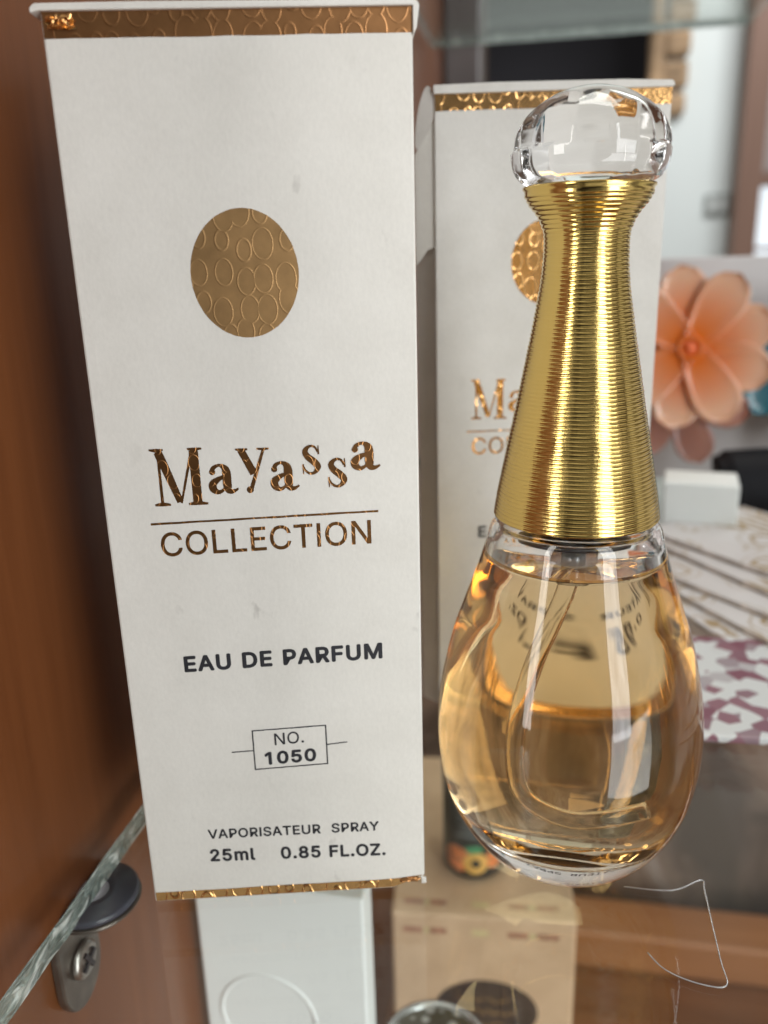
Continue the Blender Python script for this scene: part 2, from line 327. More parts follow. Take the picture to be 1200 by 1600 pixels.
# ------------------------------------------------------------------ lettering
GLYPHS = json.loads('''{"E":[419,[[[60,0],[60,509],[372,509],[372,452],[125,452],[125,286],[355,286],[355,229],[125,229],[125,57],[375,57],[375,0]]]],"A":[480,[[[16,0],[201,509],[276,509],[463,0],[395,0],[287,302],[282,317],[276,334],[270,352],[264,372],[257,394],[250,420],[241,447],[232,478],[245,478],[236,447],[228,419],[220,393],[213,371],[206,351],[201,333],[195,317],[191,302],[85,0]],[[110,142],[110,199],[370,199],[370,142]]]],"U":[517,[[[259,-8],[230,-7],[203,-2],[177,5],[154,15],[133,28],[114,43],[98,60],[85,80],[74,101],[66,124],[62,148],[60,173],[60,509],[124,509],[124,178],[125,160],[128,144],[133,128],[141,113],[150,99],[160,87],[173,77],[187,68],[203,61],[220,56],[239,53],[259,52],[279,53],[298,56],[315,61],[331,68],[345,77],[357,87],[368,99],[377,113],[384,128],[389,144],[392,160],[393,178],[393,509],[457,509],[457,173],[456,148],[451,124],[443,101],[433,80],[419,60],[403,43],[384,28],[363,15],[340,5],[315,-2],[288,-7]]]],"D":[502,[[[219,0],[96,0],[96,57],[215,57],[244,58],[272,63],[296,70],[318,81],[337,94],[354,110],[368,128],[379,149],[388,172],[394,198],[398,226],[399,255],[398,285],[394,312],[388,337],[379,361],[368,381],[354,399],[338,415],[320,428],[299,438],[275,446],[249,450],[221,452],[93,452],[93,509],[225,509],[261,507],[294,501],[325,492],[353,478],[377,461],[399,441],[418,418],[433,391],[446,361],[455,329],[460,293],[462,255],[460,217],[455,181],[446,149],[433,119],[417,92],[398,68],[376,48],[351,31],[322,17],[291,8],[256,2]],[[125,509],[125,0],[60,0],[60,509]]]],"P":[445,[[[60,0],[60,509],[235,509],[263,507],[289,503],[312,497],[332,487],[350,476],[366,462],[379,447],[390,430],[398,411],[404,391],[407,370],[409,348],[407,325],[404,304],[398,284],[390,265],[379,248],[366,233],[350,219],[332,207],[312,198],[289,191],[263,187],[235,186],[109,186],[109,242],[233,242],[252,243],[269,246],[284,250],[297,256],[308,264],[318,272],[327,282],[333,294],[338,306],[342,319],[344,333],[344,348],[344,362],[342,376],[338,389],[333,402],[326,413],[318,423],[308,431],[297,439],[284,444],[268,449],[251,451],[232,452],[125,452],[125,0]]]],"R":[449,[[[60,0],[60,509],[236,509],[264,507],[290,504],[313,497],[333,489],[351,478],[367,465],[380,450],[390,433],[399,415],[405,395],[408,374],[409,352],[408,330],[405,309],[399,290],[390,271],[380,255],[367,240],[351,228],[333,217],[312,209],[289,203],[264,199],[236,198],[96,198],[96,255],[234,255],[252,256],[269,258],[284,262],[298,267],[309,273],[319,281],[327,290],[334,300],[339,312],[342,324],[344,338],[345,352],[344,367],[342,380],[339,393],[334,405],[327,415],[319,425],[309,433],[298,440],[284,445],[269,449],[252,451],[233,452],[125,452],[125,0]],[[353,0],[230,229],[303,229],[428,0]]]],"F":[410,[[[60,0],[60,509],[369,509],[369,452],[125,452],[125,278],[346,278],[346,221],[125,221],[125,0]]]],"M":[628,[[[60,0],[60,509],[152,509],[277,187],[287,159],[299,123],[311,84],[322,49],[307,49],[318,83],[330,121],[342,158],[352,187],[476,509],[568,509],[568,0],[504,0],[504,291],[504,327],[505,369],[506,413],[507,457],[513,457],[509,445],[505,433],[502,421],[498,409],[482,363],[467,322],[456,291],[342,0],[286,0],[170,291],[159,321],[145,361],[129,408],[112,457],[119,457],[120,416],[121,372],[122,328],[122,291],[122,0]]]],"V":[480,[[[204,0],[16,509],[84,509],[192,206],[197,192],[203,176],[209,158],[215,137],[222,115],[230,89],[239,61],[248,31],[235,31],[244,62],[252,90],[260,115],[267,138],[274,158],[279,176],[285,192],[290,206],[395,509],[463,509],[278,0]]]],"O":[533,[[[267,-7],[235,-5],[205,1],[177,11],[150,25],[126,42],[105,63],[86,88],[70,115],[57,146],[48,179],[42,215],[40,254],[42,293],[48,329],[57,362],[70,393],[86,421],[105,445],[126,466],[150,484],[177,498],[205,508],[235,514],[267,516],[299,514],[329,508],[357,498],[384,484],[408,466],[429,445],[448,421],[464,393],[477,362],[486,329],[491,293],[493,254],[491,215],[486,179],[477,146],[464,115],[448,88],[429,63],[408,42],[384,25],[357,11],[329,1],[299,-5]],[[267,53],[289,54],[310,59],[330,66],[349,76],[367,89],[383,105],[396,123],[408,144],[418,168],[425,194],[429,223],[430,254],[429,286],[425,314],[418,341],[408,365],[396,386],[383,404],[367,420],[349,433],[330,443],[310,450],[289,454],[267,456],[245,454],[223,450],[203,443],[184,433],[167,420],[151,404],[137,385],[125,364],[116,340],[109,314],[105,285],[103,254],[105,223],[109,194],[116,168],[125,144],[137,123],[151,105],[167,89],[184,76],[203,66],[223,59],[245,54]]]],"I":[185,[[[60,0],[60,509],[125,509],[125,0]]]],"S":[447,[[[224,-9],[197,-8],[172,-4],[149,1],[128,9],[108,19],[91,31],[76,45],[64,60],[54,77],[46,96],[41,115],[38,137],[104,137],[107,123],[110,110],[116,98],[123,88],[132,79],[142,71],[154,64],[166,59],[180,55],[194,52],[209,50],[224,49],[241,50],[257,52],[272,55],[286,60],[299,66],[311,74],[321,82],[329,92],[336,102],[341,114],[345,126],[346,139],[345,151],[342,161],[338,171],[332,179],[325,186],[316,193],[307,199],[296,205],[284,209],[272,214],[259,218],[245,222],[184,239],[154,249],[128,260],[105,274],[86,289],[71,307],[60,326],[54,348],[52,372],[53,393],[58,413],[65,431],[75,448],[87,463],[102,476],[119,488],[138,498],[158,506],[180,511],[203,514],[227,516],[252,514],[275,511],[296,505],[316,498],[334,488],[351,476],[365,463],[377,449],[387,433],[394,415],[399,397],[401,378],[337,378],[334,396],[326,412],[316,426],[302,437],[286,447],[267,453],[247,457],[225,459],[209,458],[194,456],[180,452],[167,448],[156,442],[145,435],[136,427],[129,418],[123,409],[118,398],[116,387],[115,376],[116,363],[119,352],[124,342],[131,334],[139,326],[148,319],[158,313],[169,308],[180,304],[191,300],[202,296],[212,293],[264,279],[276,276],[287,272],[299,268],[312,264],[324,258],[336,252],[347,245],[359,238],[369,229],[379,220],[387,209],[395,198],[401,185],[405,171],[407,155],[408,139],[407,118],[403,99],[396,81],[386,64],[374,48],[360,34],[343,21],[323,11],[302,2],[278,-4],[252,-8]]]],"T":[449,[[[32,452],[32,509],[417,509],[417,452],[257,452],[257,0],[193,0],[193,452]]]],"Y":[472,[[[203,0],[203,208],[16,509],[91,509],[192,344],[200,331],[208,318],[215,305],[222,292],[229,279],[236,264],[243,248],[250,230],[224,230],[231,248],[237,265],[244,280],[251,293],[258,306],[265,318],[273,331],[280,344],[381,509],[455,509],[268,208],[268,0]]]],"N":[523,[[[60,0],[60,509],[136,509],[343,183],[347,176],[352,169],[357,160],[363,151],[369,141],[375,130],[381,119],[388,107],[394,94],[401,82],[407,68],[414,55],[405,54],[403,68],[402,81],[401,95],[401,108],[400,121],[400,134],[399,146],[399,157],[399,195],[399,509],[463,509],[463,0],[387,0],[202,290],[177,331],[171,342],[164,354],[156,367],[148,381],[108,452],[119,454],[122,384],[124,328],[125,291],[125,0]]]],"C":[510,[[[267,-7],[235,-5],[205,1],[177,11],[150,25],[126,42],[104,63],[86,88],[70,115],[57,146],[48,179],[42,215],[40,254],[42,293],[48,329],[57,362],[70,393],[86,421],[104,445],[126,466],[150,484],[177,498],[205,508],[235,514],[267,516],[286,515],[305,513],[323,509],[340,504],[357,498],[373,490],[388,481],[402,471],[415,460],[427,447],[438,433],[448,418],[456,402],[463,385],[469,367],[473,348],[408,348],[405,361],[401,373],[395,384],[389,395],[382,404],[375,413],[366,421],[357,428],[348,435],[337,440],[327,445],[315,449],[304,452],[292,454],[280,455],[267,456],[245,454],[223,450],[203,443],[184,432],[166,419],[150,403],[137,385],[125,364],[116,340],[109,314],[105,285],[103,254],[105,223],[109,194],[116,168],[125,145],[137,123],[151,105],[166,89],[184,76],[203,66],[223,59],[245,54],[267,53],[280,53],[292,55],[304,57],[315,60],[327,64],[337,69],[348,74],[357,81],[366,88],[375,96],[382,105],[389,114],[395,125],[401,136],[405,148],[408,160],[473,160],[469,142],[463,124],[457,107],[448,91],[438,76],[428,62],[416,49],[402,38],[388,28],[373,19],[357,11],[341,5],[323,0],[305,-4],[286,-6]]]],"L":[393,[[[60,0],[60,509],[125,509],[125,57],[361,57],[361,0]]]],"Z":[438,[[[42,0],[42,46],[273,385],[281,396],[289,408],[298,419],[306,431],[315,442],[323,453],[332,464],[341,476],[348,454],[332,454],[317,453],[301,453],[285,452],[270,452],[254,452],[238,452],[223,452],[40,452],[40,509],[397,509],[397,462],[169,129],[160,117],[152,105],[143,93],[134,81],[97,33],[90,54],[106,55],[121,56],[137,56],[152,57],[168,57],[183,57],[199,57],[214,57],[399,57],[399,0]]]],"0":[453,[[[227,-7],[199,-5],[174,1],[151,11],[130,24],[111,41],[95,62],[80,86],[69,113],[60,144],[53,178],[49,214],[48,254],[49,294],[53,330],[60,364],[69,395],[81,422],[95,447],[112,467],[130,484],[151,498],[174,508],[200,514],[227,516],[254,514],[279,508],[302,498],[323,484],[342,467],[358,447],[372,422],[384,395],[393,364],[400,330],[404,294],[405,254],[404,214],[400,178],[393,144],[384,113],[373,86],[359,62],[342,41],[323,24],[302,11],[279,1],[254,-5]],[[227,50],[245,51],[261,56],[276,63],[290,74],[303,87],[313,103],[323,122],[330,144],[336,168],[340,194],[343,223],[344,254],[343,285],[340,314],[336,341],[330,365],[323,387],[313,405],[303,422],[290,435],[276,446],[261,453],[245,458],[227,460],[209,458],[192,453],[177,446],[163,435],[151,422],[140,405],[131,387],[123,365],[117,341],[113,314],[110,285],[109,254],[110,223],[113,194],[117,168],[123,144],[131,122],[140,103],[151,87],[163,74],[177,63],[192,56],[209,51]]]],"1":[430,[[[276,509],[276,0],[212,0],[212,448],[209,448],[86,358],[86,427],[198,509]]]],"2":[453,[[[64,0],[64,47],[234,229],[248,243],[261,257],[272,270],[282,282],[291,294],[299,305],[305,316],[311,327],[315,337],[318,348],[320,360],[320,371],[319,385],[317,397],[313,408],[308,419],[301,428],[293,436],[283,443],[273,449],[262,454],[250,457],[237,459],[224,460],[209,459],[196,457],[184,453],[172,447],[162,441],[153,433],[145,424],[139,413],[134,402],[130,390],[128,376],[127,362],[66,362],[67,384],[71,405],[77,424],[86,442],[98,459],[111,473],[126,486],[143,496],[162,505],[182,511],[203,514],[225,516],[247,514],[268,511],[288,505],[306,497],[323,486],[337,474],[350,461],[361,445],[370,428],[376,411],[380,392],[381,372],[380,358],[378,345],[375,331],[371,318],[365,304],[357,290],[347,275],[336,259],[322,241],[306,223],[288,202],[267,180],[153,60],[153,57],[389,57],[389,0]]]],"5":[453,[[[221,-7],[199,-6],[178,-2],[159,3],[140,11],[123,21],[108,32],[94,45],[83,60],[73,76],[66,93],[62,111],[60,130],[122,130],[124,119],[127,108],[132,98],[138,89],[145,80],[154,73],[163,66],[173,60],[184,56],[196,52],[208,50],[221,50],[236,51],[250,53],[264,58],[276,64],[288,72],[298,82],[307,92],[314,104],[320,117],[324,131],[327,146],[328,162],[327,178],[324,193],[320,208],[314,221],[306,233],[297,244],[286,254],[275,262],[262,269],[248,273],[233,276],[218,277],[205,276],[192,275],[180,272],[167,268],[156,264],[145,258],[136,252],[128,246],[67,253],[96,509],[366,509],[366,452],[151,452],[134,301],[136,301],[145,308],[155,315],[166,320],[178,325],[190,329],[203,331],[216,333],[229,334],[247,333],[263,330],[279,326],[294,321],[308,314],[321,306],[334,296],[345,285],[355,273],[364,260],[372,246],[379,231],[384,215],[388,199],[390,181],[391,163],[390,139],[385,117],[379,95],[369,76],[357,57],[343,41],[327,27],[309,15],[289,6],[268,-1],[245,-5]]]],"8":[453,[[[226,-7],[201,-6],[178,-2],[156,3],[136,11],[117,21],[101,33],[86,47],[74,62],[64,78],[57,96],[53,115],[52,135],[53,151],[55,166],[59,181],[65,195],[72,208],[81,220],[90,231],[101,241],[113,249],[125,256],[139,261],[153,265],[153,267],[135,273],[119,282],[105,293],[93,308],[83,324],[76,342],[72,360],[70,380],[72,399],[75,417],[82,434],[90,450],[101,464],[114,477],[129,488],[146,498],[164,506],[184,511],[204,514],[226,516],[248,514],[269,511],[288,506],[306,498],[323,488],[337,477],[350,464],[361,450],[370,434],[377,417],[380,399],[382,380],[380,361],[376,342],[369,324],[359,308],[347,293],[333,282],[318,273],[300,267],[300,265],[314,261],[327,256],[339,249],[351,241],[362,231],[372,220],[380,208],[387,195],[393,181],[397,166],[400,151],[401,135],[399,115],[395,96],[388,78],[378,62],[366,47],[352,33],[335,21],[317,11],[296,3],[275,-2],[251,-6]],[[226,49],[243,50],[258,52],[272,55],[285,60],[296,66],[307,74],[315,82],[323,91],[329,102],[333,113],[336,126],[337,139],[336,152],[333,165],[329,177],[322,189],[314,199],[305,208],[295,216],[283,223],[270,228],[256,232],[242,234],[226,235],[211,234],[196,232],[182,228],[169,223],[157,216],[147,208],[138,199],[130,189],[123,177],[119,165],[116,152],[115,139],[116,126],[119,113],[123,102],[129,91],[136,82],[145,74],[156,66],[167,60],[180,55],[195,52],[210,50]],[[226,290],[239,290],[252,292],[263,296],[274,300],[284,306],[293,313],[300,321],[307,330],[312,341],[316,351],[318,363],[319,376],[318,388],[316,399],[313,410],[308,420],[301,429],[294,437],[285,444],[275,449],[264,454],[252,457],[240,459],[226,460],[213,459],[200,457],[188,454],[177,449],[167,444],[159,437],[151,429],[145,420],[139,410],[136,399],[134,388],[133,376],[134,363],[136,351],[139,341],[145,330],[151,321],[159,313],[168,306],[178,300],[189,296],[201,292],[213,290]]]],"3":[453,[[[218,-7],[195,-6],[173,-3],[152,2],[133,10],[114,19],[98,30],[83,43],[70,57],[60,74],[52,91],[46,111],[44,132],[109,132],[111,119],[115,107],[120,97],[126,87],[134,78],[144,71],[154,64],[165,59],[178,55],[191,52],[204,50],[219,50],[234,51],[248,53],[262,56],[275,61],[287,67],[297,74],[307,83],[315,93],[321,104],[325,116],[328,130],[329,145],[328,158],[326,172],[322,184],[316,196],[308,207],[299,217],[288,226],[275,234],[260,240],[242,244],[223,247],[201,248],[157,248],[157,299],[288,448],[288,452],[70,452],[70,509],[372,509],[372,461],[211,278],[211,289],[239,290],[264,288],[287,284],[308,276],[327,265],[344,253],[359,239],[371,222],[381,205],[387,186],[392,166],[393,145],[392,123],[387,103],[380,84],[370,66],[358,50],[344,36],[327,23],[309,12],[288,4],[266,-2],[243,-6]]]],"4":[453,[[[40,105],[40,158],[247,509],[311,509],[109,166],[109,163],[413,163],[413,105]],[[282,0],[282,121],[282,146],[282,318],[343,318],[343,0]]]],"m":[610,[[[53,0],[53,379],[112,379],[112,295],[108,295],[112,310],[118,323],[125,335],[132,346],[141,355],[151,363],[161,370],[172,376],[183,380],[195,384],[207,386],[219,386],[239,385],[257,380],[273,372],[287,361],[299,347],[309,331],[316,314],[321,295],[312,295],[317,308],[322,321],[329,332],[337,343],[347,353],[357,361],[368,369],[381,375],[394,380],[407,383],[422,385],[437,386],[453,385],[468,383],[483,378],[497,372],[510,364],[522,354],[532,342],[541,328],[548,313],[553,296],[556,276],[557,255],[557,0],[496,0],[496,254],[494,273],[490,289],[483,302],[473,313],[460,321],[447,326],[433,329],[419,330],[406,330],[395,328],[384,324],[374,320],[365,314],[358,307],[351,299],[345,290],[341,280],[338,270],[336,259],[335,247],[335,0],[274,0],[274,260],[273,275],[269,288],[262,301],[253,311],[242,320],[229,326],[215,329],[199,330],[188,330],[178,328],[168,325],[158,320],[148,314],[140,307],[132,299],[126,289],[121,278],[117,266],[114,253],[114,238],[114,0]]]],"l":[189,[[[139,-2],[119,-1],[101,3],[86,10],[74,20],[65,33],[58,47],[54,65],[53,84],[53,509],[114,509],[114,99],[114,87],[115,77],[117,68],[120,62],[124,58],[130,54],[137,53],[146,52],[160,53],[170,54],[181,3],[162,-1],[156,-2],[151,-2],[145,-2]]]],".":[188,[[[95,-4],[86,-4],[78,-1],[70,3],[63,9],[57,16],[53,24],[50,32],[50,41],[50,50],[53,59],[57,66],[63,73],[70,79],[78,83],[86,86],[95,87],[104,86],[113,83],[121,79],[128,73],[134,66],[138,59],[140,50],[141,41],[140,32],[138,24],[134,16],[128,9],[121,3],[113,-1],[104,-4]]]]}''')
def text_mesh(s, x0, x1, za, zb, cap, bold=0.0, gap=0, raise_mm=.03):
    """flat lettering on the y=0 front: from x0 to x1 (mm), baseline za -> zb, capital height cap (mm)"""
    items, x = [], 0
    for ch in s:
        if ch == ' ':
            x += 250 + gap; continue
        adv, loops = GLYPHS[ch]
        items.append((x, ch)); x += adv + 2 * bold * 1000 * .7
    minx = items[0][0] + min(p[0] for L in GLYPHS[items[0][1]][1] for p in L)
    maxx = items[-1][0] + max(p[0] for L in GLYPHS[items[-1][1]][1] for p in L)
    sx = (x1 - x0) / (maxx - minx); sz = cap / 509.0
    V, F = [], []
    for gx, ch in items:
        loops = GLYPHS[ch][1]
        groups = [[loops[0]], [loops[1]]] if ch in 'RD' and len(loops) == 2 else [loops]
        for gi, grp in enumerate(groups):
            grp = [[Vector((q[0], q[1], 0)) for q in (L[:-1] if L[-1] == L[0] else L)] for L in grp]
            tris = tessellate_polygon(grp)
            flat = [q for L in grp for q in L]
            shifts = [(0, 0)] if not bold else [(0, 0)] + [(bold * math.cos(q * math.pi / 4), bold * math.sin(q * math.pi / 4)) for q in range(8)]
            for si, (bx_, bz_) in enumerate(shifts):
                k = len(V)
                for v in flat:
                    px = x0 + ((v.x / 1000 + bx_) * 1000 + gx - minx) * sx
                    pz = za + (zb - za) * (px - x0) / (x1 - x0) + ((v.y / 1000 + bz_) * (509 / (509 + 2000 * bold)) + bold * .9) * 1000 * sz
                    V.append((px * MM, -(raise_mm + gi * .03 + si * .002) * MM, pz * MM))
                for f in tris: F.append(tuple(i + k for i in f))
    return mesh(V, F)
def ribbon(pts, y, sub=6):
    """variable-width flat stroke in mm (x, z, w) -> verts, faces; round ends"""
    P = catmull(pts, sub) if len(pts) > 2 else [tuple(p) for p in pts]
    V, F = [], []
    n = len(P)
    for i, (x, z, w) in enumerate(P):
        a, b = P[max(0, i - 1)], P[min(n - 1, i + 1)]
        dx, dz = b[0] - a[0], b[1] - a[1]; L = math.hypot(dx, dz) or 1
        nx, nz_ = -dz / L, dx / L
        V += [((x + nx * w / 2) * MM, y, (z + nz_ * w / 2) * MM), ((x - nx * w / 2) * MM, y, (z - nz_ * w / 2) * MM)]
    for i in range(n - 1): F.append((2 * i, 2 * i + 1, 2 * i + 3, 2 * i + 2))
    return V, F
def disc2(x, z, r, y, rz=None, n=20):
    rz = rz or r
    V = [((x + r * math.cos(2 * math.pi * i / n)) * MM, y, (z + rz * math.sin(2 * math.pi * i / n)) * MM) for i in range(n)]
    return V, [tuple(range(n))]
LET = {
 'a': [[(.13, .72, .13), (.20, .88, .12), (.40, .965, .09), (.58, .86, .20), (.63, .68, .25), (.63, .30, .25), (.67, .10, .20), (.82, .06, .12), (1.0, .15, .05)],
       [(.60, .60, .07), (.36, .50, .14), (.15, .34, .22), (.15, .16, .22), (.30, .05, .14), (.46, .10, .09), (.60, .24, .07)],
       ['o', .15, .74, .105]],
 's': [[(.80, .76, .07), (.66, .93, .09), (.42, .95, .11), (.23, .80, .21), (.32, .62, .25), (.60, .44, .28), (.78, .26, .24), (.62, .07, .13), (.38, .05, .10), (.20, .16, .08), (.12, .30, .05)],
       [(.83, .98, .03), (.83, .68, .07)], [(.11, .02, .03), (.11, .36, .07)]],
 'y': [[(.14, .96, .20), (.52, .42, .22)], [(.88, .96, .07), (.62, .48, .10), (.40, .06, .11)],
       [(-.04, .975, .05), (.16, .965, .08), (.36, .975, .05)], [(.66, .975, .05), (.88, .965, .07), (1.06, .975, .05)], ['o', .36, .06, .115]],
 'M': [[(.15, .95, .05), (.15, .05, .06)], [(.13, .96, .10), (.19, .86, .17), (.50, .06, .13)], [(.52, .04, .04), (.80, .95, .06)],
       [(.84, .95, .18), (.84, .05, .18)], [(-.01, .985, .035), (.12, .975, .07), (.26, .985, .035)], [(.72, .985, .035), (.84, .975, .07), (1.0, .985, .035)],
       [(.0, .018, .04), (.15, .03, .08), (.31, .018, .04)], [(.66, .018, .04), (.84, .03, .08), (1.04, .018, .04)]],
}
def wordmark():
    parts = []
    y = -.030 * MM
    rnd = random.Random(3)
    for ch, x0, x1, z0, z1 in (('M', 6.1, 12.2, 57.6, 64.6), ('a', 12.7, 16.2, 58.9, 62.5), ('y', 16.3, 19.9, 58.9, 64.35), ('a', 20.1, 23.5, 59.0, 62.55),
                               ('s', 23.8, 26.4, 60.8, 64.45), ('s', 26.8, 29.5, 59.1, 62.75), ('a', 29.8, 33.3, 61.2, 64.55)):
        w, h = x1 - x0, z1 - z0
        for st in LET[ch]:
            y -= .0025 * MM
            if st[0] == 'o':
                parts.append(disc2(x0 + st[1] * w, z0 + st[2] * h, st[3] * w, y, st[3] * w))
            else:
                parts.append(ribbon([(x0 + a * w, z0 + b * h, c * w * (1.0 if ch == 'M' else 1.18)) for a, b, c in st], y))
    return mesh(*merge(*parts))
def rule(x0, z0, x1, z1, w, y=-.03):
    rnd = random.Random(5)
    n = 24
    return ribbon([(x0 + (x1 - x0) * i / n, z0 + (z1 - z0) * i / n + rnd.uniform(-.015, .015) , w * rnd.uniform(.9, 1.1)) for i in range(n + 1)], y * MM, 1)
def foil_patch(outline, y=-.02):
    return mesh([(p[0] * MM, y * MM, p[1] * MM) for p in outline], [tuple(range(len(outline)))])
def ragged(x0, z0, x1, z1, n, amp, seed):
    r = random.Random(seed)
    return [(x0 + (x1 - x0) * i / n, z0 + (z1 - z0) * i / n + r.uniform(-amp, amp)) for i in range(n + 1)]

def carton(loc, rz, label, foil, card, worn):
    t = tag(empty('perfume_carton', loc, rz), label, 'perfume box', 'tall white perfume cartons with gold bands')
    if worn: out = [(0, 0), (33.4, 0), (35.5, .9), (37.9, 1.7), (38, 110.3), (0, 110.3)]
    else: out = [(0, 0), (38, 0), (38, 110.3), (0, 110.3)]
    link('carton_body', prism([(a * MM, b * MM) for a, b in out], 0, 38 * MM, .25 * MM), card, t)
    # lid fold along the top
    bm = bmesh.new()
    if worn:
        prof = [(-.9, 110.1), (-.9, 110.6), (-.4, 111.0), (10, 111.05), (25, 110.95), (37.6, 110.95), (38.5, 110.7), (38.7, 110.3), (38.4, 108.2), (38.02, 107.7), (38.02, 110.32), (0, 110.32)]
    else:
        prof = [(-.1, 110.32), (-.15, 111.6), (10, 111.75), (30, 111.6), (37.8, 111.3), (38.2, 110.8), (38.1, 110.32)]
    bm.free()
    link('lid', prism([(a * MM, b * MM) for a, b in prof], -.45 * MM, 38.2 * MM, .12 * MM), card, t)
    # foil bands
    top = [(0.15, 110.3), (0.15, 107.8)] + ragged(.3, 107.84, 37.8, 107.86, 14, .05, 3) + [(37.95, 107.9), (37.95, 110.3)]
    link('foil_band', foil_patch(top), M_foil_dark_reflect if worn else foil, t)
    if worn:
        bot = [(.2, .18), (.2, 1.6)] + ragged(.4, 1.62, 31, 1.62, 12, .05, 4) + [(34, 1.66), (37.7, 2.0), (35.6, 1.05), (33.4, .2)]
    else:
        bot = [(.2, .2), (.2, 1.6)] + ragged(.4, 1.62, 37.6, 1.62, 12, .04, 4) + [(37.8, 1.6), (37.8, .2)]
    link('foil_band', foil_patch(bot), M_foil2, t)  # front carton: brighter foil colour stands in for the white carton's reflection
    r = random.Random(11)
    n = 110
    ell = [(18.8 + 6.0 * math.cos(2 * math.pi * i / n) * (1 + r.uniform(-.003, .003)), 84.15 + 6.95 * math.sin(2 * math.pi * i / n) * (1 + r.uniform(-.003, .003))) for i in range(n)]
    link('foil_disc', foil_patch(ell), foil, t)
    link('foil_wordmark', wordmark(), M_foiltext if worn else foil, t)
    link('foil_rule', mesh(*rule(5.3, 55.35, 32.9, 55.9, .26)), M_foiltext if worn else foil, t)
    link('foil_lettering', text_mesh("COLLECTION", 6.3, 31.9, 51.15, 51.75, 3.05, .007), M_foiltext if worn else foil, t)
    link('printed_lettering', text_mesh("EAU DE PARFUM", 7.6, 32.75, 35.35, 36.0, 2.25, .030), M_ink, t)
    link('printed_lettering', text_mesh("NO.", 18.25, 22.1, 24.05, 24.25, 1.75, .005), M_ink, t)
    link('printed_lettering', text_mesh("1050", 16.9, 23.5, 21.1, 21.35, 1.95, .030), M_ink, t)
    link('printed_lettering', text_mesh("VAPORISATEUR  SPRAY", 8.3, 31.6, 9.95, 9.8, 1.5, .020), M_ink, t)
    link('printed_lettering', text_mesh("25ml    0.85 FL.OZ.", 8.35, 32.4, 6.25, 5.65, 2.0, .028), M_ink, t)
    fr = merge(rule(15.35, 26.35, 25.15, 26.65, .17), rule(15.35, 20.5, 25.15, 20.85, .17, -.034), rule(15.42, 20.5, 15.42, 26.35, .17, -.037), rule(25.08, 20.85, 25.08, 26.65, .17, -.037),
               rule(12.5, 23.3, 15.4, 23.4, .15, -.04), rule(25.1, 23.75, 27.85, 24.0, .15, -.04))
    link('printed_frame', mesh(*fr), M_ink, t)
    return t

# ================================================================== the cabinet
wp = link('side_panel', box(-.095, -.067, .030, .62, -.31, .7), M_wood); tag(wp, kind='structure')
fl = link('cabinet_floor', box(-.067, .45, -.1, .415, -.30, -.285), M_woody); tag(fl, kind='structure')
_b = Mat("mottled_back"); _v = _b.mapped((1, 1, .6))
_b.l(_b.ramp(_b.noise(_v, 14, 4, .6, 1.0), [(.36, (.08, .05, .035)), (.52, (.24, .16, .115)), (.66, (.44, .37, .32))]), _b.b.inputs["Base Color"])  # pale patches put soft light streaks into the panel's colour
_b.set(Roughness=.5, Specular_IOR_Level=.25); M_back = _b.m
bk = link('back_panel', box(-.066, .45, .42, .43, -.30, -.06), M_back); tag(bk, kind='structure')
rl = link('wood_rail', box(-.066, .45, .372, .40, -.2848, -.262, .002), M_rail)
tag(rl, 'orange brown wooden rail across the low back of the cabinet', 'rail')
post = link('cabinet_post', box(-.066, -.042, .60, .625, -.1, .7, .002), mat_plain("grey_strip", (.20, .19, .19), .25, .6))
tag(post, 'narrow grey upright strip at the far end of the wooden side', 'post')

def shelf(name, x0, x1, y0, y1, z, label):
    t = tag(empty(name, (0, 0, z)), label, 'shelf', 'glass shelves of the cabinet')
    link('pane', box(x0, x1, y0, y1, -.004, 0), M_pane, t)
    # polished, slightly chipped green edges; pale flecks in the colour are painted sparkles
    M = Mat("glass_edge"); v = M.mapped((60, 18, 60))
    n1 = M.noise(v, 8, 2, .5, 1.2)
    M.l(M.ramp(n1, [(.35, (.20, .27, .25)), (.58, (.30, .38, .355)), (.64, (.9, .97, .94))]), M.b.inputs["Base Color"])
    M.set(Roughness=.10, Transmission_Weight=.45, IOR=1.45, Specular_IOR_Level=.8); M.bump(n1, 1.0, .003)
    nseg = 90
    V, F = [], []
    r = random.Random(4)
    for i in range(nseg + 1):
        y = y0 + (y1 - y0) * i / nseg
        for zz, xx in ((-.0040, 0), (-.0032, -.0005), (-.0008, -.0005), (.0, 0)):
            V.append((x0 + xx - .0002 + r.uniform(-.00012, .00012), y, zz))
    for i in range(nseg):
        for k in range(3): F.append((i * 4 + k, i * 4 + k + 1, i * 4 + 5 + k, i * 4 + 4 + k))
    link('polished_edge', mesh(V, F), M.m, t)
    link('polished_edge', box(x0, x1, y1 + .0001, y1 + .0009, -.0038, -.0002), M.m, t)
    return t
shelf('glass_shelf', -.0625, .40, .01, .36, 0, 'clear glass shelf carrying the perfume bottle, with a sparkling greenish cut edge')
shelf('glass_shelf', -.0625, .102, .10, .51, .2, 'clear glass shelf overhead at the top of the picture')

